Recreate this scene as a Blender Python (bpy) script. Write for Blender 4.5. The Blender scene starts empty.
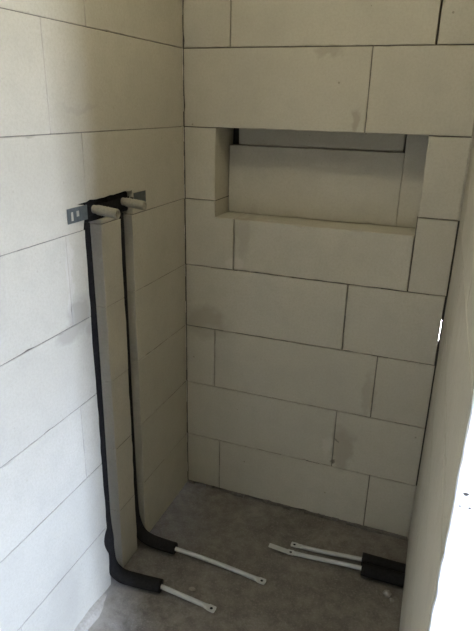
import bpy, bmesh, math, random
from mathutils import Matrix, Vector, noise

# ------------------------------------------------------------------ camera, sky, light, exposure
scn = bpy.context.scene
COL = scn.collection
cam_d = bpy.data.cameras.new('camera')
cam = bpy.data.objects.new('camera', cam_d)
COL.objects.link(cam)
cr = Vector((0.93476286, 0.35462969, 0.02135831))
cu = Vector((-0.14336579, 0.32152399, 0.93598535))
cf = Vector((-0.32506099, 0.8779864, -0.35139044))
cam.matrix_world = Matrix(((cr.x, cu.x, -cf.x, 0.91086), (cr.y, cu.y, -cf.y, -1.87623),
                           (cr.z, cu.z, -cf.z, 1.57402), (0, 0, 0, 1)))
cam_d.sensor_fit = 'HORIZONTAL'
cam_d.sensor_width = 36.0
cam_d.lens = 36.0 * 559.714 / 474.0
cam_d.clip_start = 0.02
scn.camera = cam

WIN_X, WIN_Y0, WIN_Y1, WIN_Z0, WIN_Z1 = 3.0, -2.78, -2.2, 0.35, 1.90
ROOM_Y, ROOM_Z = -5.5, 2.5

world = bpy.data.worlds.new('overcast_sky')
scn.world = world
world.use_nodes = True
bg = world.node_tree.nodes['Background']
bg.inputs['Color'].default_value = (0.80, 1.0, 1.46, 1)
bg.inputs['Strength'].default_value = 15.9

pd = bpy.data.lights.new('window_portal', 'AREA')
pd.shape = 'RECTANGLE'
pd.size = WIN_Z1 - WIN_Z0
pd.size_y = WIN_Y1 - WIN_Y0
pd.cycles.is_portal = True
portal = bpy.data.objects.new('window_portal', pd)
portal.location = (WIN_X + 0.02, (WIN_Y0 + WIN_Y1) / 2, (WIN_Z0 + WIN_Z1) / 2)
portal.rotation_euler = (0, math.pi / 2, 0)
COL.objects.link(portal)

LAMP_X, LAMP_Y, LAMP_E, LAMP_COL = 0.60, -0.82, 2.9, (1.0, 0.96, 0.75)     # unseen lamp added for light from above, built below

vs = scn.view_settings
vs.view_transform = 'Standard'
vs.look = 'None'
vs.gamma = 1.0
vs.use_curve_mapping = False
vs.exposure = 3.1

rng = random.Random(7)

# ------------------------------------------------------------------ materials
def new_mat(name):
    m = bpy.data.materials.new(name)
    m.use_nodes = True
    nt = m.node_tree
    return m, nt, nt.nodes['Principled BSDF']

def N(nt, t, **kw):
    n = nt.nodes.new(t)
    for k, v in kw.items():
        if k in n.inputs:
            n.inputs[k].default_value = v
        else:
            setattr(n, k, v)
    return n

def mixc(nt, fac, a, b, mode='MIX'):
    n = nt.nodes.new('ShaderNodeMix')
    n.data_type = 'RGBA'
    n.blend_type = mode
    for s, v in ((n.inputs[0], fac), (n.inputs[6], a), (n.inputs[7], b)):
        if isinstance(v, (int, float)):
            s.default_value = v
        elif isinstance(v, tuple):
            s.default_value = v if len(v) == 4 else v + (1,)
        else:
            nt.links.new(v, s)
    return n.outputs[2]

def math_n(nt, op, a, b=None, clamp=False):
    n = nt.nodes.new('ShaderNodeMath')
    n.operation = op
    n.use_clamp = clamp
    for i, v in enumerate((a, b)):
        if v is None:
            continue
        if isinstance(v, (int, float)):
            n.inputs[i].default_value = v
        else:
            nt.links.new(v, n.inputs[i])
    return n.outputs[0]

def ramp01(nt, v, lo, hi):
    n = nt.nodes.new('ShaderNodeMapRange')
    n.inputs['From Min'].default_value = lo
    n.inputs['From Max'].default_value = hi
    nt.links.new(v, n.inputs['Value'])
    return n.outputs[0]

def tex_noise(nt, vec, scale, detail=4, rough=0.55):
    n = nt.nodes.new('ShaderNodeTexNoise')
    n.inputs['Scale'].default_value = scale
    n.inputs['Detail'].default_value = detail
    n.inputs['Roughness'].default_value = rough
    nt.links.new(vec, n.inputs['Vector'])
    return n.outputs['Fac']

AAC = (0.458, 0.418, 0.330)

def aac_material(name, smears=(), base=AAC, pores=0.55):
    """aerated concrete: pale, faintly mottled, tiny pores; smears = (centre, radii, strength, colour)"""
    m, nt, b = new_mat(name)
    pos = N(nt, 'ShaderNodeNewGeometry').outputs['Position']
    oi = N(nt, 'ShaderNodeObjectInfo').outputs['Random']
    big = tex_noise(nt, pos, 2.6, 5)
    mid = tex_noise(nt, pos, 14, 5, 0.6)
    fine = tex_noise(nt, pos, 130, 3, 0.8)
    c = mixc(nt, ramp01(nt, big, 0.3, 0.7), tuple(x * 0.93 for x in base), tuple(min(1, x * 1.05) for x in base))
    c = mixc(nt, math_n(nt, 'MULTIPLY', ramp01(nt, mid, 0.45, 0.75), 0.42), c, tuple(x * 0.82 for x in base))
    c = mixc(nt, math_n(nt, 'MULTIPLY', ramp01(nt, fine, 0.42, 0.66), 0.30), c, tuple(x * 0.7 for x in base))
    c = mixc(nt, math_n(nt, 'MULTIPLY', oi, 0.14), c, tuple(x * v for x, v in zip(base, (0.78, 0.78, 0.79))))
    # sparse pores and knocks
    vo = nt.nodes.new('ShaderNodeTexVoronoi')
    vo.inputs['Scale'].default_value = 26
    nt.links.new(pos, vo.inputs['Vector'])
    sep = nt.nodes.new('ShaderNodeSeparateColor')
    nt.links.new(vo.outputs['Color'], sep.inputs[0])
    pore = math_n(nt, 'MULTIPLY', math_n(nt, 'LESS_THAN', vo.outputs['Distance'], 0.085),
                  math_n(nt, 'GREATER_THAN', sep.outputs[0], 0.86))
    c = mixc(nt, math_n(nt, 'MULTIPLY', pore, pores), c, (0.15, 0.12, 0.085))
    wob = nt.nodes.new('ShaderNodeTexNoise')
    wob.inputs['Scale'].default_value = 22
    wob.inputs['Detail'].default_value = 4
    nt.links.new(pos, wob.inputs['Vector'])
    wv = nt.nodes.new('ShaderNodeVectorMath')
    wv.operation = 'MULTIPLY_ADD'
    nt.links.new(wob.outputs['Color'], wv.inputs[0])
    wv.inputs[1].default_value = (0.07, 0.07, 0.07)
    nt.links.new(pos, wv.inputs[2])
    for ctr, rad, st, colr in smears:
        mp = nt.nodes.new('ShaderNodeVectorMath')
        mp.operation = 'SUBTRACT'
        nt.links.new(wv.outputs[0], mp.inputs[0])
        mp.inputs[1].default_value = tuple(x + 0.035 for x in ctr)
        dv = nt.nodes.new('ShaderNodeVectorMath')
        dv.operation = 'DIVIDE'
        nt.links.new(mp.outputs[0], dv.inputs[0])
        dv.inputs[1].default_value = rad
        ln = nt.nodes.new('ShaderNodeVectorMath')
        ln.operation = 'LENGTH'
        nt.links.new(dv.outputs[0], ln.inputs[0])
        f = ramp01(nt, ln.outputs['Value'], 1.06, 0.62)
        c = mixc(nt, math_n(nt, 'MULTIPLY', f, st), c, colr)
    nt.links.new(c, b.inputs['Base Color'])
    b.inputs['Roughness'].default_value = 0.95
    b.inputs['Specular IOR Level'].default_value = 0.15
    bp = nt.nodes.new('ShaderNodeBump')
    bp.inputs['Strength'].default_value = 0.35
    bp.inputs['Distance'].default_value = 0.0015
    h = math_n(nt, 'SUBTRACT', math_n(nt, 'ADD', fine, math_n(nt, 'MULTIPLY', mid, 0.6)), pore)
    nt.links.new(h, bp.inputs['Height'])
    nt.links.new(bp.outputs[0], b.inputs['Normal'])
    return m

GREY = (0.26, 0.228, 0.168)
M_BACK = aac_material('aerated_block_back', [
    ((0.085, 0.0, 0.775), (0.11, 0.3, 0.075), 0.50, GREY),
    ((0.115, 0.0, 0.745), (0.045, 0.3, 0.03), 0.35, (0.42, 0.385, 0.315)),
    ((0.235, 0.0, 1.13), (0.03, 0.3, 0.10), 0.30, GREY),
    ((0.205, 0.0, 1.02), (0.035, 0.3, 0.035), 0.45, (0.54, 0.50, 0.42)),
    ((0.660, 0.0, 0.34), (0.050, 0.3, 0.11), 0.50, GREY),
    ((0.602, 0.0, 0.335), (0.022, 0.3, 0.055), 0.40, (0.52, 0.475, 0.39)),
    ((0.628, 0.0, 0.268), (0.013, 0.3, 0.014), 0.75, (0.09, 0.075, 0.055)),
    ((0.640, 0.0, 0.375), (0.010, 0.3, 0.008), 0.6, (0.11, 0.09, 0.065)),
    ((0.735, 0.0, 0.60), (0.03, 0.3, 0.10), 0.34, GREY),
    ((0.603, 0.0, 1.535), (0.017, 0.3, 0.05), 0.5, GREY),
    ((0.50, 0.0, 1.735), (0.05, 0.3, 0.018), 0.4, GREY)])
M_LEFT = aac_material('aerated_block_side', [
    ((0.0, -0.665, 1.03), (0.3, 0.055, 0.05), 0.8, (0.300, 0.272, 0.215)),
    ((0.0, -0.715, 0.985), (0.3, 0.055, 0.035), 0.75, (0.315, 0.286, 0.226)),
    ((0.0, -0.63, 0.965), (0.3, 0.03, 0.03), 0.6, (0.315, 0.286, 0.226)),
    ((0.0, -0.695, 1.13), (0.3, 0.015, 0.13), 0.3, (0.54, 0.50, 0.43)),
    ((0.0, -0.60, 1.56), (0.3, 0.11, 0.012), 0.3, (0.33, 0.30, 0.25)),
    ((0.0, -0.86, 0.14), (0.3, 0.10, 0.16), 0.3, (0.33, 0.30, 0.24))], pores=0.12)
M_PART = aac_material('aerated_block_partition', [((0.965, -0.95, 1.02), (0.1, 0.25, 0.006), 0.3, GREY)])
M_AAC = aac_material('aerated_block_plain')

def simple(name, col, rough=0.8, metal=0.0, bump=0.0, scale=60, var=0.15, dist=0.001, spec=0.3):
    m, nt, b = new_mat(name)
    pos = N(nt, 'ShaderNodeNewGeometry').outputs['Position']
    n = tex_noise(nt, pos, scale, 5, 0.6)
    c = mixc(nt, ramp01(nt, n, 0.3, 0.7), tuple(x * (1 - var) for x in col), tuple(min(1, x * (1 + var)) for x in col))
    nt.links.new(c, b.inputs['Base Color'])
    b.inputs['Roughness'].default_value = rough
    b.inputs['Metallic'].default_value = metal
    b.inputs['Specular IOR Level'].default_value = spec
    if bump:
        bp = nt.nodes.new('ShaderNodeBump')
        bp.inputs['Strength'].default_value = bump
        bp.inputs['Distance'].default_value = dist
        nt.links.new(n, bp.inputs['Height'])
        nt.links.new(bp.outputs[0], b.inputs['Normal'])
    return m

M_MORTAR = simple('thin_bed_mortar', (0.10, 0.085, 0.065), 0.95, bump=0.5, scale=90)
M_PALEMORTAR = simple('pale_mortar', (0.36, 0.325, 0.265), 0.95, bump=0.5, scale=90)
M_WHITE = simple('window_glare_white', (0.86, 0.86, 0.85), 0.9, bump=0.3, scale=60, var=0.03)  # window glare on the partition end, put in as white colour
M_MIDMORTAR = simple('grey_mortar', (0.17, 0.15, 0.12), 0.95, bump=0.5, scale=90)
M_DARKFOAM = simple('dark_gap_filler', (0.05, 0.045, 0.035), 0.95, bump=0.6, scale=80)
M_FOAM = simple('black_foam_insulation', (0.014, 0.0125, 0.0115), 0.95, bump=0.5, scale=130, var=0.3, spec=0.12)
M_PIPE = simple('white_composite_pipe', (0.44, 0.435, 0.40), 0.5, scale=35, var=0.07)
M_PLUG = simple('cream_plastic_plug', (0.29, 0.262, 0.20), 0.7, bump=0.6, scale=150, var=0.12)
M_STEEL = simple('galvanised_steel', (0.11, 0.12, 0.113), 0.6, metal=0.4, scale=70, var=0.2)
M_CRUMB = simple('mortar_crumb', (0.24, 0.215, 0.175), 0.95, bump=0.4, scale=120)
M_HOLE = simple('dark_hole', (0.01, 0.01, 0.01), 0.9)
M_PLASTER = simple('ceiling_plaster', (0.80, 0.77, 0.69), 0.95, bump=0.3, scale=30)

def floor_material():
    m, nt, b = new_mat('dusty_concrete_screed')
    pos = N(nt, 'ShaderNodeNewGeometry').outputs['Position']
    big = tex_noise(nt, pos, 4.2, 6, 0.6)
    mid = tex_noise(nt, pos, 22, 6, 0.65)
    fine = tex_noise(nt, pos, 150, 4, 0.7)
    c = mixc(nt, ramp01(nt, big, 0.32, 0.68), (0.115, 0.097, 0.076), (0.205, 0.180, 0.148))
    c = mixc(nt, math_n(nt, 'MULTIPLY', ramp01(nt, mid, 0.40, 0.62), 0.6), c, (0.085, 0.070, 0.053))
    c = mixc(nt, math_n(nt, 'MULTIPLY', ramp01(nt, fine, 0.5, 0.72), 0.4), c, (0.32, 0.295, 0.25))
    # floor paler along the left wall, its edge frayed by the noise
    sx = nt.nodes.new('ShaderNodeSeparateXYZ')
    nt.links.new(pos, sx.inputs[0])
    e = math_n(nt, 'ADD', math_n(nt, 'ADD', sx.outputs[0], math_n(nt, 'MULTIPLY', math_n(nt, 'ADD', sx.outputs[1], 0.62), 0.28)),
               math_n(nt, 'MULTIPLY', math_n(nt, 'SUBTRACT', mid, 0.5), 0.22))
    pale_edge = math_n(nt, 'MULTIPLY', ramp01(nt, e, 0.16, -0.02), math_n(nt, 'LESS_THAN', sx.outputs[1], -0.58))
    c = mixc(nt, math_n(nt, 'MULTIPLY', pale_edge, 0.75), c, (0.40, 0.37, 0.32))
    nt.links.new(c, b.inputs['Base Color'])
    b.inputs['Roughness'].default_value = 0.93
    bp = nt.nodes.new('ShaderNodeBump')
    bp.inputs['Strength'].default_value = 0.7
    bp.inputs['Distance'].default_value = 0.004
    nt.links.new(math_n(nt, 'ADD', mid, math_n(nt, 'MULTIPLY', fine, 0.5)), bp.inputs['Height'])
    nt.links.new(bp.outputs[0], b.inputs['Normal'])
    return m
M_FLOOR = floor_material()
M_GROUND = simple('outdoor_ground', (0.36, 0.30, 0.21), 0.95, scale=3)

# ------------------------------------------------------------------ mesh helpers
def link(name, bm, mat, parent=None, smooth=False, fix=True):
    if fix:
        bmesh.ops.recalc_face_normals(bm, faces=bm.faces)
    me = bpy.data.meshes.new(name)
    bm.to_mesh(me)
    bm.free()
    me.materials.append(mat)
    if smooth:
        for p in me.polygons:
            p.use_smooth = True
    o = bpy.data.objects.new(name, me)
    COL.objects.link(o)
    o.parent = parent
    return o

def empty(name, loc):
    o = bpy.data.objects.new(name, None)
    o.location = loc
    o.empty_display_size = 0.05
    COL.objects.link(o)
    return o

def tag(o, label, cat, group=None):
    o['label'] = label
    o['category'] = cat
    if group:
        o['group'] = group
    return o

def struct(o, label=None, cat='wall'):
    o['kind'] = 'structure'
    if label:
        o['label'] = label
        o['category'] = cat
    return o

def box(bm, x0, x1, y0, y1, z0, z1):
    v = [bm.verts.new((x, y, z)) for x in (x0, x1) for y in (y0, y1) for z in (z0, z1)]
    for f in ((0, 1, 3, 2), (4, 6, 7, 5), (0, 4, 5, 1), (2, 3, 7, 6), (0, 2, 6, 4), (1, 5, 7, 3)):
        bm.faces.new([v[i] for i in f])

def bbox(bm, x0, x1, y0, y1, z0, z1, w=0.001):
    """box with all edges bevelled"""
    t = bmesh.new()
    box(t, x0, x1, y0, y1, z0, z1)
    bmesh.ops.bevel(t, geom=list(t.edges), offset=w, segments=1, affect='EDGES')
    me = bpy.data.meshes.new('tmp')
    t.to_mesh(me)
    t.free()
    bm.from_mesh(me)
    bpy.data.meshes.remove(me)

def prism(bm, poly, to3, d0, d1, step=0.022, wmin=0.0010, wvar=0.0009, chip=0.03, rough=0.0):
    """counter-clockwise outline (a, b) -> a block piece whose front edges are worn and chipped.
    to3(a, b, depth) maps to space, depth grows into the wall; d0 front, d1 back."""
    pts, n = [], len(poly)
    for i in range(n):
        a, b = Vector(poly[i]), Vector(poly[(i + 1) % n])
        L = (b - a).length
        k = max(1, int(L / step))
        t = (b - a).normalized()
        nn = Vector((-t.y, t.x))
        for j in range(k):
            q = a.lerp(b, j / k)
            if j and rough:
                q += nn * rng.uniform(0, rough)
            pts.append((q, j == 0))
    m = len(pts)
    front, side, back = [], [], []
    for i, (q, corner) in enumerate(pts):
        p0, p1 = pts[i - 1][0], pts[(i + 1) % m][0]
        e0, e1 = (q - p0).normalized(), (p1 - q).normalized()
        n0, n1 = Vector((-e0.y, e0.x)), Vector((-e1.y, e1.x))
        nv = n0 + n1
        nv = nv.normalized() / max(0.5, math.sqrt(max(0.05, (1 + n0.dot(n1)) / 2)))
        w = wmin + abs(rng.gauss(0, wvar))
        if rng.random() < chip:
            w += rng.uniform(0.002, 0.005)
        if corner:
            w = wmin + abs(rng.gauss(0, wvar)) * 1.2
        f = q + nv * w
        front.append(bm.verts.new(to3(f.x, f.y, d0)))
        side.append(bm.verts.new(to3(q.x, q.y, d0 + w * rng.uniform(0.7, 1.2))))
        back.append(bm.verts.new(to3(q.x, q.y, d1)))
    bm.faces.new(front)
    bm.faces.new(back[::-1])
    for i in range(m):
        j = (i + 1) % m
        bm.faces.new((side[i], side[j], front[j], front[i]))
        bm.faces.new((back[i], back[j], side[j], side[i]))

def rect(a0, a1, b0, b1):
    return [(a0, b0), (a1, b0), (a1, b1), (a0, b1)]

def tube(bm, path, radius, seg=14, cap=True, sub=8):
    """round sweep along a Catmull-Rom path; radius a number or one per point"""
    P = [Vector(p) for p in path]
    Rr = [radius] * len(P) if isinstance(radius, (int, float)) else list(radius)
    pts, rad = [], []
    for i in range(len(P) - 1):
        p0, p1, p2, p3 = P[max(0, i - 1)], P[i], P[i + 1], P[min(len(P) - 1, i + 2)]
        for s in range(sub):
            t = s / sub
            pts.append(0.5 * ((2 * p1) + (p2 - p0) * t + (2 * p0 - 5 * p1 + 4 * p2 - p3) * t * t
                              + (3 * p1 - p0 - 3 * p2 + p3) * t ** 3))
            rad.append(Rr[i] * (1 - t) + Rr[i + 1] * t)
    pts.append(P[-1])
    rad.append(Rr[-1])
    rings, up = [], None
    for i, q in enumerate(pts):
        t = (pts[min(i + 1, len(pts) - 1)] - pts[max(i - 1, 0)]).normalized()
        if up is None:
            up = Vector((0, 1, 0)) if abs(t.y) < 0.8 else Vector((0, 0, 1))
        u = (up - t * up.dot(t)).normalized()
        up = u
        v = t.cross(u)
        rings.append([bm.verts.new(q + (u * math.cos(a) + v * math.sin(a)) * rad[i])
                      for a in (2 * math.pi * k / seg for k in range(seg))])
    for a, b in zip(rings, rings[1:]):
        for k in range(seg):
            bm.faces.new((a[k], a[(k + 1) % seg], b[(k + 1) % seg], b[k]))
    if cap:
        bm.faces.new(rings[0][::-1])
        bm.faces.new(rings[-1])

# ------------------------------------------------------------------ floor
def floor_h(x, y):
    h = 0.0035 * noise.noise((x * 5, y * 5, 0.3)) + 0.002 * noise.noise((x * 17, y * 17, 4.1)) - 0.004
    return h

bm = bmesh.new()
nx, ny = 90, 105
x0f, x1f, y0f, y1f = -0.12, WIN_X + 0.1, ROOM_Y, 0.21
grid = [[bm.verts.new((x0f + (x1f - x0f) * i / nx, y0f + (y1f - y0f) * j / ny,
                       floor_h(x0f + (x1f - x0f) * i / nx, y0f + (y1f - y0f) * j / ny)))
         for j in range(ny + 1)] for i in range(nx + 1)]
for i in range(nx):
    for j in range(ny):
        bm.faces.new((grid[i][j], grid[i + 1][j], grid[i + 1][j + 1], grid[i][j + 1]))
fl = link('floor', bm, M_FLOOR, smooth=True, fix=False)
struct(fl, 'bare grey-brown concrete screed floor, dusty and rough', 'floor')

# outdoor ground that the window and the open corner joint look onto
bm = bmesh.new()
box(bm, -60, 60, -60, 60, -0.75, -0.55)
struct(link('ground', bm, M_GROUND), 'bare soil ground outside the building', 'ground')

# ------------------------------------------------------------------ back wall: courses of 25 cm, blocks of 62.5 cm
H = 0.25
G = 0.0030
BX1 = 0.9462                                   # the block wall stops short of the partition
def to_back(a, b, d):
    return (a, d, b)

wall_back = empty('wall_back', (0, 0, 0))
struct(wall_back, 'back wall of pale aerated concrete blocks with a recessed niche')
NX0, NX1, NZ0, NZ1, ND = 0.121, 0.8235, 1.191, 1.5, 0.125
TH = 0.175
joints = {0: [0.151, 0.776], 1: [0.627], 2: [0.1245, 0.7525], 3: [0.624], 4: [0.196, 0.8235],
          5: [], 6: [0.631], 7: [0.171, 0.8105], 8: [0.62], 9: [0.17, 0.80]}
WIDE = {(7, 0.8105): 0.006, (4, 0.8235): 0.0035, (4, 0.196): 0.0035, (3, 0.624): 0.004}

def back_block(poly, dd=0.0, **kw):
    bm = bmesh.new()
    prism(bm, poly, to_back, dd, TH, **kw)
    return link('block', bm, M_BACK, wall_back)

for k in range(10):
    z0, z1 = k * H + G / 2, (k + 1) * H - G / 2
    if k == 0:
        z0 = 0.009
    if k == 5:
        back_block(rect(G, NX0, z0, z1), 0.0006, rough=0.001)
        back_block(rect(NX1 + 0.001, BX1, z0, z1), 0.001, rough=0.001)
        continue
    cuts = [G] + joints[k] + [0.9440 if k == 3 else BX1]
    for i in range(len(cuts) - 1):
        w0 = WIDE.get((k, cuts[i]), G) / 2 if i else 0
        w1 = WIDE.get((k, cuts[i + 1]), G) / 2 if i < len(cuts) - 2 else 0
        a0, a1 = cuts[i] + w0, cuts[i + 1] - w1
        dd = rng.uniform(-0.0006, 0.0012)
        if k == 4 and i == 0:
            # notched by the niche
            back_block([(a0, z0), (a1, z0), (a1, NZ0), (NX0, NZ0), (NX0, z1), (a0, z1)], dd, rough=0.0008)
        elif k == 4 and i == 1:
            back_block(rect(a0, a1, z0, NZ0), dd, chip=0.08, rough=0.0015)
        else:
            back_block(rect(a0, a1, z0, z1), dd)

# niche lining: one whole block stood on the sill, a strip above it and a filler beside it
bm = bmesh.new(); prism(bm, rect(0.1250, 0.7500, NZ0 + 0.0005, 1.4375), to_back, ND, 0.195, chip=0.05)
link('niche_block', bm, M_BACK, wall_back)
bm = bmesh.new(); prism(bm, rect(0.156, 0.744, 1.4395, NZ1 - 0.002), to_back, ND + 0.014, 0.195)
link('niche_strip', bm, M_BACK, wall_back)
bm = bmesh.new(); prism(bm, rect(0.7508, NX1 + 0.03, NZ0 + 0.0005, NZ1 - 0.002), to_back, ND + 0.001, 0.195, chip=0.06)
link('niche_filler', bm, M_BACK, wall_back)

# mortar: a bed in every joint (its depth wanders) and a skin behind the blocks
bm = bmesh.new()
def bed(bm, fn, a0, a1, b0, b1, dmin, dmax, dback, along=0):
    L = (a1 - a0) if along == 0 else (b1 - b0)
    k = max(1, int(L / 0.05))
    for i in range(k):
        d = rng.uniform(dmin, dmax)
        if along == 0:
            r = (a0 + L * i / k, a0 + L * (i + 1) / k, b0, b1)
        else:
            r = (a0, a1, b0 + L * i / k, b0 + L * (i + 1) / k)
        p, q = fn(r[0], r[2], d), fn(r[1], r[3], dback)
        box(bm, *[v for ax in range(3) for v in (min(p[ax], q[ax]), max(p[ax], q[ax]))])

for k in range(1, 10):
    z = k * H
    if k == 5:
        bed(bm, to_back, 0, NX0, z - G / 2, z + G / 2, 0.003, 0.010, TH)
        bed(bm, to_back, NX1, BX1, z - G / 2, z + G / 2, 0.006, 0.02, TH)
    elif k == 6:
        bed(bm, to_back, 0, NX0, z - G / 2, z + G / 2, 0.003, 0.012, TH)
        bed(bm, to_back, NX1, BX1, z - G / 2, z + G / 2, 0.004, 0.012, TH)
    else:
        bed(bm, to_back, 0, BX1, z - G / 2, z + G / 2, 0.002, 0.012, TH)
for k, js in joints.items():
    for j in js:
        w = WIDE.get((k, j), G)
        top = NZ0 - 0.002 if k == 4 and j < 0.5 else (k + 1) * H - G / 2
        bed(bm, to_back, j - w / 2, j + w / 2, k * H + G / 2, top, 0.002 if w <= G else 0.012, 0.010 if w <= G else 0.03, TH, 1)
bed(bm, to_back, -0.002, G, 0, 2.5, 0.0015, 0.006, TH, 1)
link('mortar', bm, M_MORTAR, wall_back)
bm = bmesh.new()
box(bm, 0, BX1, 0.196, 0.206, -0.05, 2.5)
link('rear_render', bm, M_DARKFOAM, wall_back)
# dark gap at the foot of the wall, broken by mortar
bm = bmesh.new()
for i in range(32):
    if i in (1, 2, 4, 5, 9, 10, 11, 16, 17, 23):
        continue
    a = 0.002 + i * 0.0294
    prism(bm, rect(a, a + 0.0294, -0.012, rng.uniform(0.006, 0.013)), to_back, -rng.uniform(0.001, 0.008), 0.03, step=0.01)
link('foot_mortar', bm, M_FLOOR, wall_back)

# open corner joint between back wall and partition
bm = bmesh.new()
for z0, z1 in ((0.25, 0.492), (0.50, 0.75), (1.0, 1.25)):
    bed(bm, to_back, BX1, 0.951, z0, z1, 0.004, 0.018, 0.10, 1)
for z0, z1 in ((0.75, 0.805), (0.915, 1.0)):
    bed(bm, to_back, 0.9440, 0.951, z0, z1, 0.006, 0.016, 0.10, 1)
link('corner_filler', bm, M_DARKFOAM, wall_back)
bm = bmesh.new()
for z0, z1 in ((0.0, 0.25), (1.25, 2.5)):
    bed(bm, to_back, BX1, 0.951, z0, z1, 0.001, 0.005, 0.10, 1)
link('corner_filler', bm, M_PALEMORTAR, wall_back)

# ------------------------------------------------------------------ left wall with two chases and a fitting recess
def to_left(a, b, d):            # a = distance from the corner towards the camera
    return (-d, -a, b)

wall_left = empty('wall_left', (0, 0, 0))
struct(wall_left, 'left wall of pale aerated blocks with two vertical pipe chases cut in')
CH = [(0.372, 0.437), (0.540, 0.618)]     # the two chases (distance from the corner)
CD = 0.040                                 # chase depth
RZ0, RZ1, RD = 1.262, 1.322, 0.055         # fitting recess
def chase_edge(i, s, z):
    """hand-cut edge: wanders a little with height"""
    e = CH[i][s]
    return e + 0.004 * noise.noise((z * 4.0, i * 3.1 + s * 7.7, 0.0)) + 0.0025 * noise.noise((z * 19, i * 5.3 + s * 2.9, 2.0))

LG = 0.0020
ljo = {0: [0.404, 1.03], 1: [0.58, 1.21], 2: [0.70, 1.33], 3: [0.42, 1.045], 4: [0.70, 1.325],
       5: [0.60, 1.22], 6: [0.722, 1.347], 7: [0.55, 1.175], 8: [0.7, 1.325], 9: [0.4, 1.03]}
END = -ROOM_Y
def wavy(i, s, z0, z1, down):
    n = max(2, int((z1 - z0) / 0.02))
    r = [(chase_edge(i, s, z0 + (z1 - z0) * t / n), z0 + (z1 - z0) * t / n) for t in range(n + 1)]
    return r[::-1] if down else r

def left_block(k, a0, a1, z0, z1, dd):
    """pieces of one block in front of the chase depth plus its uncut rear"""
    bm = bmesh.new()
    cut = [i for i in (0, 1) if k <= 4 and CH[i][0] - 0.02 < a1 and CH[i][1] + 0.02 > a0]
    kw = dict(wmin=0.0006, wvar=0.0006, chip=0.02)
    if k == 5 and a0 < 0.6:                      # block above the chases, notched for the fittings
        a_l, a_r = 0.365, 0.600
        poly = [(a0, z0), (a_l, z0), (a_l - 0.004, RZ1 - 0.012)]
        m = 14
        for t in range(m + 1):
            u = a_l + (a_r - a_l) * t / m
            poly.append((u, RZ1 + 0.004 * noise.noise((u * 40, 1.7, 0)) + 0.003 * rng.random()))
        poly[-1] = (a1, RZ1)
        poly += [(a1, z1), (a0, z1)]
        prism(bm, poly, to_left, dd, RD, rough=0.0, **kw)
        # stub of the web between the chases
        prism(bm, rect(CH[0][1] + 0.003, CH[1][0] - 0.004, z0, RZ0), to_left, dd + 0.002, RD, chip=0.2)
        box(bm, -0.115, -RD, -a1, -a0, z0, z1)
    elif k == 5 and a0 < 0.61:
        poly = [(0.622, z0), (a1, z0), (a1, z1), (a0, z1), (a0, RZ1), (0.611, RZ1), (0.645, RZ1 - 0.001), (0.612, RZ1 - 0.006), (0.614, 1.285)]
        prism(bm, poly, to_left, dd, RD, **kw)
        box(bm, -0.115, -RD, -a1, -a0, z0, z1)
    elif cut:
        lo = a0
        spans = []
        for i in cut:
            spans.append((lo, i, True))
            lo = i
        # walk from the corner outwards: piece, chase, piece, chase, piece
        start = [(a0, z0)], [(a0, z1)]
        cur_left = None                          # chase index bounding the piece on the corner side
        first = True
        for i in cut + [None]:
            pts = []
            # lower edge from corner side to far side, then up, then back down
            if cur_left is None:
                left_dn = [(a0, z1), (a0, z0)]
            else:
                left_dn = wavy(cur_left, 1, z0, z1, True)
            if i is None:
                right_up = [(a1, z0), (a1, z1)]
            else:
                right_up = wavy(i, 0, z0, z1, False)
            poly = left_dn[1:] + right_up + left_dn[:1]
            wid = (right_up[0][0] - left_dn[-1][0])
            if wid > 0.004:
                prism(bm, poly, to_left, dd, CD, **kw)
            cur_left = i
        box(bm, -0.115, -CD, -a1, -a0, z0, z1)
    else:
        prism(bm, rect(a0, a1, z0, z1), to_left, dd, 0.115, **kw)
    return link('block', bm, M_LEFT, wall_left)

for k in range(10):
    z0, z1 = k * H + LG / 2, (k + 1) * H - LG / 2
    if k == 0:
        z0 = 0.0
    js = list(ljo[k])
    while js[-1] + 0.625 < END - 0.05:
        js.append(js[-1] + 0.625)
    cuts = [0.0] + js + [END]
    if k in (0, 3):                              # that joint lies inside a chase
        pass
    for i in range(len(cuts) - 1):
        a0 = cuts[i] + (LG / 2 if i else 0)
        a1 = cuts[i + 1] - LG / 2
        dd = rng.uniform(-0.0003, 0.0008)
        left_block(k, a0, a1, z0, z1, dd)

bm = bmesh.new()
for k in range(1, 10):
    z = k * H
    spans = [(0.0, END)]
    if k <= 4 or k == 5:
        spans = [(0.0, CH[0][0] - 0.008), (CH[0][1] + 0.008, CH[1][0] - 0.008), (CH[1][1] + 0.008, END)]
    for s0, s1 in spans:
        if k >= 6 and s0 < 0.5:
            bed(bm, to_left, s0, min(s1, 0.55), z - LG / 2, z + LG / 2, 0.002, 0.012, 0.03)
            if s1 > 0.55:
                bed(bm, to_left, 0.55, s1, z - LG / 2, z + LG / 2, 0.0008, 0.004, 0.03)
        else:
            bed(bm, to_left, s0, s1, z - LG / 2, z + LG / 2, 0.0005, 0.003, 0.03)
link('mortar', bm, M_MIDMORTAR, wall_left)
bm = bmesh.new()
for k, js in ljo.items():
    for j in js:
        if (any(c0 - 0.01 < j < c1 + 0.01 for c0, c1 in CH) and k <= 5):
            continue
        bed(bm, to_left, j - LG / 2, j + LG / 2, k * H + LG / 2, (k + 1) * H - LG / 2, 0.0, 0.001, 0.03, 1)
link('joint_filler', bm, M_PALEMORTAR, wall_left)
bm = bmesh.new()
box(bm, -0.135, -0.116, ROOM_Y, 0.206, 0, 2.5)
box(bm, -0.115, -0.0025, 0.001, 0.206, 0, 2.5)
link('rear_render', bm, M_PLASTER, wall_left)
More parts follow.
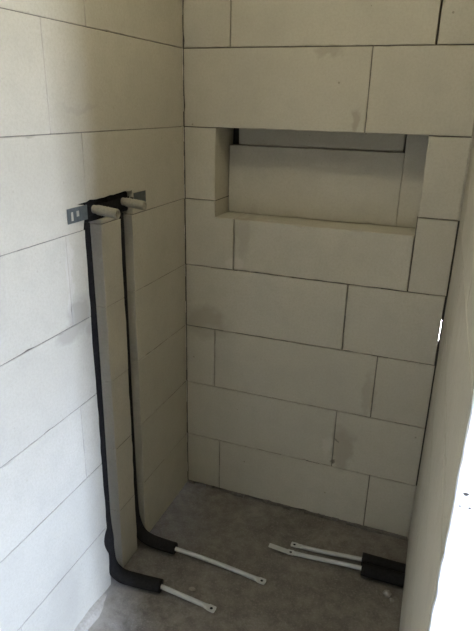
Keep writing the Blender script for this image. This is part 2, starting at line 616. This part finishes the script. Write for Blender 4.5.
# spilled mortar along the foot of the left wall
bm = bmesh.new()
n = 16
rows = []
for i in range(n + 1):
    a = 0.66 + i * 0.03
    w = 0.022 + 0.022 * (noise.noise((a * 9, 0.4, 0)) + 0.4) + 0.012 * noise.noise((a * 40, 3.4, 0))
    w = max(0.006, w) * min(1, (i + 1) / 4)
    h = w * 0.45
    rows.append([bm.verts.new(p) for p in ((-0.002, -a, -0.012), (-0.002, -a, h), (w * 0.4, -a, h * 0.55), (w, -a, -0.009))])
for r, s in zip(rows, rows[1:]):
    for c in range(3):
        bm.faces.new((r[c], r[c + 1], s[c + 1], s[c]))
bm.faces.new(rows[0]); bm.faces.new(rows[-1][::-1])
link('mortar_spill', bm, M_PALEMORTAR, wall_left, smooth=False)

# ------------------------------------------------------------------ partition on the right (slightly out of square)
wall_right = empty('wall_right', (0.951, 0, 0))
wall_right.rotation_euler = (0, 0, 0.016)
struct(wall_right, 'right partition of pale aerated blocks, its end face in bright light')
PL, PT = 1.20, 0.115
def to_right(a, b, d):           # a = y (local), counter-clockwise seen from the shower: a grows towards +y
    return (d, a, b)
for k in range(10):
    z0, z1 = k * H + 0.0006, (k + 1) * H - 0.0006
    if k == 0:
        z0 = -0.006
    off = 0.31 if k % 2 else 0.0
    cuts = [-PL, -PL + 0.625 - off, -PL + 1.25 - off, 0.18]
    cuts = [c for c in cuts if c < 0.14] + [0.18]
    for i in range(len(cuts) - 1):
        bm = bmesh.new()
        bbox(bm, rng.uniform(-0.0002, 0.0006), PT, cuts[i] + (rng.uniform(-0.0015, 0.0015) if i == 0 else 0.0005),
             cuts[i + 1] - 0.0005, z0, z1, 0.0025)
        link('block', bm, M_PART, wall_right)

def to_end(a, b, d):             # a = local x across the end face
    return (a, -PL - 0.008 + d, b)
bm = bmesh.new()
edge = [(0.001 + 0.003 * noise.noise((z * 7, 0.2, 0)) + 0.0022 * rng.random(), z) for z in (i * 2.5 / 160 for i in range(161))]
pits = [(0.0155, 1.108, 0.0035), (0.011, 1.088, 0.0016), (0.023, 1.088, 0.0018), (0.060, 1.04, 0.003)]
prism(bm, [(PT, 0.0), (PT, 2.5)] + edge[::-1], to_end, 0.0, 0.0065, step=0.5, wmin=0.001, wvar=0.0004, chip=0)
link('window_glare_skin', bm, M_WHITE, wall_right)  # added white layer, makes the window-lit end face burn out
bm = bmesh.new()
for px, pz, pr in pits:
    r_ = [bm.verts.new(to_end(px + pr * math.cos(q) * (1 + 0.3 * math.sin(3 * q)), pz + pr * 0.7 * math.sin(q), -0.0004)) for q in (2 * math.pi * i / 12 for i in range(12))]
    bm.faces.new(r_)
link('end_face_pit', bm, M_MORTAR, wall_right)

# ------------------------------------------------------------------ the rest of the room (behind and beside the camera)
def plain_wall(name, label, fn, a_end, th, openings=(), a_start=0.0):
    w = empty(name, (0, 0, 0))
    struct(w, label)
    for k in range(10):
        z0, z1 = k * H + 0.001, (k + 1) * H - 0.001
        a = a_start - (0.31 if k % 2 else 0.0)
        while a < a_end - 0.01:
            s, e = max(a_start, a) + 0.001, min(a + 0.625, a_end) - 0.001
            a += 0.625
            if e - s < 0.02:
                continue
            pieces = [(s, e, z0, z1)]
            for (o0, o1, p0, p1) in openings:
                nxt = []
                for (s_, e_, q0, q1) in pieces:
                    if e_ <= o0 or s_ >= o1 or q1 <= p0 or q0 >= p1:
                        nxt.append((s_, e_, q0, q1)); continue
                    if s_ < o0: nxt.append((s_, o0, q0, q1))
                    if e_ > o1: nxt.append((o1, e_, q0, q1))
                    m0, m1 = max(s_, o0), min(e_, o1)
                    if q0 < p0: nxt.append((m0, m1, q0, p0))
                    if q1 > p1: nxt.append((m0, m1, p1, q1))
                pieces = nxt
            for (s_, e_, q0, q1) in pieces:
                bm = bmesh.new()
                p, q = fn(s_, q0, 0.0), fn(e_, q1, th)
                bbox(bm, *[v for ax in range(3) for v in (min(p[ax], q[ax]), max(p[ax], q[ax]))], 0.002)
                link('block', bm, M_AAC, w)
    bm = bmesh.new()
    for k in range(1, 10):
        p, q = fn(a_start, k * H - 0.001, 0.004), fn(a_end, k * H + 0.001, th - 0.004)
        lo = [min(p[i], q[i]) for i in range(3)]; hi = [max(p[i], q[i]) for i in range(3)]
        if not any(o[2] < k * H < o[3] for o in openings):
            box(bm, lo[0], hi[0], lo[1], hi[1], lo[2], hi[2])
    link('mortar', bm, M_MORTAR, w)
    return w

plain_wall('wall_front', 'block wall behind the viewer', lambda a, b, d: (a, ROOM_Y - d, b), WIN_X, 0.175)
plain_wall('wall_outer', 'block wall with an open window hole', lambda a, b, d: (WIN_X + d, -a, b), -ROOM_Y, 0.24,
           [(-WIN_Y1, -WIN_Y0, WIN_Z0, WIN_Z1)])
plain_wall('wall_far', 'block wall beyond the partition', lambda a, b, d: (a, d, b), WIN_X, 0.175, a_start=1.068)
bm = bmesh.new()
box(bm, -0.135, WIN_X + 0.24, ROOM_Y - 0.175, 0.206, 2.502, 2.70)
struct(link('ceiling', bm, M_PLASTER), 'plain pale ceiling slab', 'ceiling')
win = empty('window_1', (WIN_X + 0.1, (WIN_Y0 + WIN_Y1) / 2, WIN_Z0))
struct(win, 'plain window frame in the outer wall', 'window')
yc = (WIN_Y0 + WIN_Y1) / 2
for s in ((WIN_Y0 + 0.003, WIN_Y0 + 0.05, WIN_Z0 + 0.003, WIN_Z1 - 0.003), (WIN_Y1 - 0.05, WIN_Y1 - 0.003, WIN_Z0 + 0.003, WIN_Z1 - 0.003),
          (WIN_Y0 + 0.05, WIN_Y1 - 0.05, WIN_Z0 + 0.003, WIN_Z0 + 0.05), (WIN_Y0 + 0.05, WIN_Y1 - 0.05, WIN_Z1 - 0.05, WIN_Z1 - 0.003)):
    bm = bmesh.new()
    bbox(bm, 0.0, 0.06, s[0] - yc, s[1] - yc, s[2] - WIN_Z0, s[3] - WIN_Z0, 0.003)
    link('window_frame', bm, M_PIPE, win)

# ------------------------------------------------------------------ assumed ceiling lamp, unseen, added to brighten the upper walls
lamp = empty('added_ceiling_lamp', (LAMP_X, LAMP_Y, 2.502))
tag(lamp, 'assumed opal glass lamp, added out of view to light the upper walls', 'lamp')
def lathe(bm, prof, seg=28):
    rings = [[bm.verts.new((r * math.cos(2 * math.pi * k / seg), r * math.sin(2 * math.pi * k / seg), z)) for k in range(seg)] for r, z in prof]
    for a, b in zip(rings, rings[1:]):
        for k in range(seg):
            bm.faces.new((a[k], a[(k + 1) % seg], b[(k + 1) % seg], b[k]))
    bm.faces.new(rings[0]); bm.faces.new(rings[-1])
bm = bmesh.new()
lathe(bm, [(0.12, 0.0), (0.125, -0.004), (0.125, -0.018), (0.11, -0.022)])
link('added_lamp_base', bm, M_STEEL, lamp, smooth=False)
bm = bmesh.new()
lathe(bm, [(0.108, -0.022), (0.128, -0.035), (0.135, -0.055), (0.125, -0.078), (0.095, -0.097), (0.05, -0.108), (0.01, -0.111)])
m_, nt_, b_ = new_mat('added_lamp_glass')
b_.inputs['Base Color'].default_value = (0.9, 0.85, 0.75, 1)
b_.inputs['Emission Color'].default_value = (*LAMP_COL, 1)
b_.inputs['Emission Strength'].default_value = LAMP_E
link('added_lamp_shade', bm, m_, lamp, smooth=True)

# ------------------------------------------------------------------ mounting rail with its fittings
PY1, PY2, PZ = -0.557, -0.406, 1.296
rail = empty('mounting_rail', (0, -0.49, 1.296))
tag(rail, 'galvanised steel mounting rail with slotted end plates across the fitting recess', 'bracket')
def rbox(bm, x0, x1, y0, y1, z0, z1, w=0.0005):
    bbox(bm, x0, x1, y0 + 0.49, y1 + 0.49, z0 - 1.296, z1 - 1.296, w)
# near end plate, with two punched slots
bm = bmesh.new()
x0, x1 = 0.0012, 0.0034
ys = [-0.690, -0.675, -0.664, -0.652, -0.638, -0.604]
rbox(bm, x0, x1, ys[0], ys[1], 1.277, 1.316)
rbox(bm, x0, x1, ys[1], ys[2], 1.277, 1.283); rbox(bm, x0, x1, ys[1], ys[2], 1.306, 1.316)
rbox(bm, x0, x1, ys[2], ys[3], 1.277, 1.316)
rbox(bm, x0, x1, ys[3], ys[4], 1.277, 1.291); rbox(bm, x0, x1, ys[3], ys[4], 1.306, 1.316)
rbox(bm, x0, x1, ys[4], ys[5], 1.277, 1.316)
link('end_plate', bm, M_STEEL, rail)
bm = bmesh.new()
rbox(bm, 0.0012, 0.0034, -0.360, -0.288, 1.279, 1.315)
link('end_plate', bm, M_STEEL, rail)
bm = bmesh.new()
rbox(bm, -0.012, -0.0095, -0.602, -0.368, 1.279, 1.3055)
rbox(bm, -0.0095, 0.0012, -0.606, -0.6035, 1.279, 1.302)
rbox(bm, -0.0095, 0.0012, -0.3625, -0.360, 1.279, 1.302)
link('rail_web', bm, M_FOAM, rail)
for y, EB in ((PY1, (0.050, 0.066)), (PY2, (0.082, 0.036))):
    bm = bmesh.new()
    rbox(bm, -0.050, -0.0122, y - EB[0], y + EB[1], 1.2625, 1.3215, 0.004)
    link('elbow_box', bm, M_FOAM, rail)

def plug(y, tip, label):
    t = empty('pipe_plug', (-0.0095, y, PZ))
    tag(t, label, 'plug', 'cream pressure-test plugs at the recess')
    L = tip + 0.0095
    bm = bmesh.new()
    seg = 20
    prof = [(0.0, 0.0115), (0.012, 0.0115), (0.014, 0.0135), (0.020, 0.0138), (L * 0.55, 0.0136), (L - 0.012, 0.0138),
            (L - 0.002, 0.0140), (L, 0.0128), (L, 0.0095), (L - 0.006, 0.0088), (L - 0.006, 0.0002)]
    rings = []
    for s, r in prof:
        rings.append([bm.verts.new((s, r * math.cos(2 * math.pi * k / seg), r * math.sin(2 * math.pi * k / seg) - 0.10 * s)) for k in range(seg)])
    for a, b in zip(rings, rings[1:]):
        for k in range(seg):
            bm.faces.new((a[k], a[(k + 1) % seg], b[(k + 1) % seg], b[k]))
    bm.faces.new(rings[0]); bm.faces.new(rings[-1][::-1])
    link('plug_body', bm, M_PLUG, t)
    bm = bmesh.new()      # ribs round the shank
    for s in (0.026, 0.036, 0.046):
        tube(bm, [(s, 0.0139 * math.cos(q), 0.0139 * math.sin(q) - 0.10 * s) for q in (2 * math.pi * i / 24 for i in range(25))], 0.0006, seg=6, sub=1, cap=False)
    link('grip_rib', bm, M_PLUG, t)
    bm = bmesh.new()      # slot bar across the open end
    box(bm, L - 0.0065, L - 0.0015, -0.0015, 0.0015, -0.0085 - 0.1 * L, 0.0085 - 0.1 * L)
    link('slot_bar', bm, M_PLUG, t)
plug(PY1, 0.068, 'cream plastic pipe plug beside the slotted metal end plate')
plug(PY2, 0.066, 'cream plastic pipe plug above the chase nearer the back corner')

# ------------------------------------------------------------------ water pipes
def flat_end(t, tip, dirv, width, length, tilt=0.0):
    """pipe end hammered flat with a punched hole; tip = start point on the pipe axis"""
    d = Vector(dirv).normalized()
    s = Vector((0, 0, 1)).cross(d).normalized()
    u = d.cross(s)
    M = Matrix((( d.x, s.x, u.x), (d.y, s.y, u.y), (d.z, s.z, u.z)))
    hole_c, hr, ht = length * 0.68, 0.0055, 0.0022
    bm = bmesh.new()
    # outline: round pipe -> flat tongue, upper and lower skins around the hole
    n = 16
    def outline(ang):
        c, si = math.cos(ang), math.sin(ang)
        hx = (length - hole_c) if c > 0 else 0.012
        k = 1 / max(abs(c) / hx, abs(si) / (width / 2), 1e-6)
        return hole_c + c * k, si * k
    up = []
    for zz in (ht, -ht):
        inner = [bm.verts.new(M @ Vector((hole_c + hr * math.cos(2 * math.pi * i / n), hr * math.sin(2 * math.pi * i / n), zz))) for i in range(n)]
        outer = [bm.verts.new(M @ Vector((*outline(2 * math.pi * i / n), zz))) for i in range(n)]
        up.append((inner, outer))
        for i in range(n):
            j = (i + 1) % n
            bm.faces.new((inner[i], inner[j], outer[j], outer[i]))
    for side in (0, 1):
        for i in range(n):
            j = (i + 1) % n
            bm.faces.new((up[0][side][i], up[0][side][j], up[1][side][j], up[1][side][i]))
    # transition from round to flat
    rings = []
    for q in (0.0, 0.25, 0.5, 0.75, 1.0):
        x = (hole_c - 0.0118) * q
        e = q * q * (3 - 2 * q)
        ry = 0.008 * (1 - e) + width / 2 * e
        rz = 0.008 * (1 - e) + ht * e
        rings.append([bm.verts.new(M @ Vector((x, ry * math.cos(2 * math.pi * i / n), rz * math.sin(2 * math.pi * i / n)))) for i in range(n)])
    for a, b in zip(rings, rings[1:]):
        for i in range(n):
            bm.faces.new((a[i], a[(i + 1) % n], b[(i + 1) % n], b[i]))
    bm.faces.new(rings[0]); bm.faces.new(rings[-1])
    o = link('crimped_end', bm, M_PIPE, t)
    o.location = Vector(tip) - t.location
    bm = bmesh.new()
    vs_ = [bm.verts.new(M @ Vector((hole_c + 0.0054 * math.cos(2 * math.pi * i / n), 0.0054 * math.sin(2 * math.pi * i / n), 0.0008))) for i in range(n)]
    ws_ = [bm.verts.new(v.co - u * 0.0015) for v in vs_]
    bm.faces.new(vs_); bm.faces.new(ws_)
    for i in range(n):
        bm.faces.new((vs_[i], vs_[(i + 1) % n], ws_[(i + 1) % n], ws_[i]))
    h = link('punched_hole', bm, M_HOLE, o)

def rel(t, pts):
    return [tuple(Vector(p) - t.location) for p in pts]

def water_pipe(base, ins, ins_r, pipe, end_dir, end_w, end_len, label, group):
    t = empty('water_pipe', base)
    tag(t, label, 'pipe', group)
    bm = bmesh.new(); tube(bm, rel(t, ins), ins_r, seg=16)
    link('insulation_sleeve', bm, M_FOAM, t, smooth=True)
    bm = bmesh.new(); tube(bm, rel(t, pipe), 0.008, seg=12)
    link('bare_pipe', bm, M_PIPE, t, smooth=True)
    flat_end(t, pipe[-1], end_dir, end_w, end_len)
    return t

gl = 'capped water pipes bending out of the left wall'
water_pipe((0.0, -0.59, 0.0),
    [(-0.020, -0.592, 1.262), (-0.020, -0.590, 0.9), (-0.020, -0.592, 0.5), (-0.018, -0.596, 0.28), (0.000, -0.619, 0.205),
     (-0.010, -0.604, 0.14), (-0.006, -0.602, 0.075), (0.028, -0.598, 0.034), (0.09, -0.590, 0.025), (0.176, -0.580, 0.024)],
    [0.0165, 0.0165, 0.0165, 0.0165, 0.0205, 0.0195, 0.022, 0.0235, 0.0235, 0.0225],
    [(0.165, -0.579, 0.022), (0.23, -0.580, 0.016), (0.335, -0.583, 0.0075)], (0.97, -0.10, -0.02), 0.025, 0.046,
    'short capped white pipe in black foam sleeve, nearest the camera on floor', gl)
water_pipe((0.0, -0.42, 0.0),
    [(-0.020, -0.418, 1.262), (-0.020, -0.420, 0.9), (-0.020, -0.420, 0.5), (-0.018, -0.420, 0.2),
     (-0.014, -0.418, 0.11), (0.002, -0.414, 0.058), (0.035, -0.411, 0.034), (0.08, -0.408, 0.026), (0.143, -0.406, 0.024)],
    [0.0165, 0.0165, 0.0165, 0.017, 0.020, 0.022, 0.0225, 0.022, 0.0215],
    [(0.13, -0.405, 0.022), (0.24, -0.403, 0.017), (0.36, -0.404, 0.009), (0.455, -0.412, 0.0075)], (0.97, -0.07, -0.01), 0.024, 0.045,
    'long capped white pipe in black foam sleeve from the chase nearer the corner', gl)

gr = 'capped water pipes coming out of the right partition'
water_pipe((0.95, -0.19, 0.0),
    [(0.9525, -0.195, 0.025), (0.90, -0.196, 0.025), (0.85, -0.196, 0.025), (0.800, -0.196, 0.025)], 0.0235,
    [(0.815, -0.196, 0.024), (0.74, -0.197, 0.017), (0.64, -0.200, 0.009), (0.575, -0.202, 0.0075)], (-1, -0.02, -0.01), 0.023, 0.042,
    'capped white pipe from the right partition, the one closer to the back wall', gr)
t = empty('water_pipe', (0.95, -0.243, 0.0))
tag(t, 'capped white pipe from the right partition with a longer flattened bent tip', 'pipe', gr)
bm = bmesh.new(); tube(bm, rel(t, [(0.9535, -0.242, 0.025), (0.90, -0.2425, 0.025), (0.85, -0.243, 0.025), (0.806, -0.243, 0.025)]), 0.0232, seg=16)
link('insulation_sleeve', bm, M_FOAM, t, smooth=True)
bm = bmesh.new(); tube(bm, rel(t, [(0.82, -0.240, 0.024), (0.74, -0.238, 0.017), (0.63, -0.241, 0.009), (0.575, -0.244, 0.0075)]), 0.008, seg=12)
link('bare_pipe', bm, M_PIPE, t, smooth=True)
flat_end(t, (0.575, -0.244, 0.0075), (-1, -0.05, 0.0), 0.022, 0.046)
bm = bmesh.new()      # the hammered tongue beyond the hole
bbox(bm, -0.075, 0.0, -0.0105, 0.0105, -0.0018, 0.0018, 0.0008)
o = link('flattened_tip', bm, M_PIPE, t)
o.location = Vector((0.5335, -0.2465, 0.0075)) - t.location
o.rotation_euler = (0, math.radians(7), math.radians(2))

# ------------------------------------------------------------------ crumbs of mortar on the floor
def crumb(x, y, r, label):
    bm = bmesh.new()
    bmesh.ops.create_icosphere(bm, subdivisions=2, radius=r)
    for v in bm.verts:
        k = 1 + 0.45 * noise.noise(v.co * (1.6 / r) * 0.6 + Vector((x * 31, y * 17, 0)))
        v.co = Vector((v.co.x * k, v.co.y * k * 0.8, v.co.z * k * 0.5))
    lo = min(v.co.z for v in bm.verts)
    o = link('mortar_crumb', bm, M_CRUMB)
    o.location = (x, y, floor_h(x, y) - lo - 0.001)
    tag(o, label, 'rubble', 'mortar crumbs on the floor')
crumb(0.271, -0.535, 0.013, 'pale mortar crumb lying between the two left floor pipes')
crumb(0.905, -0.300, 0.016, 'pale mortar crumb by the right partition, in front of black sleeves')
crumb(0.925, -0.318, 0.010, 'small mortar crumb touching the foot of the right partition')
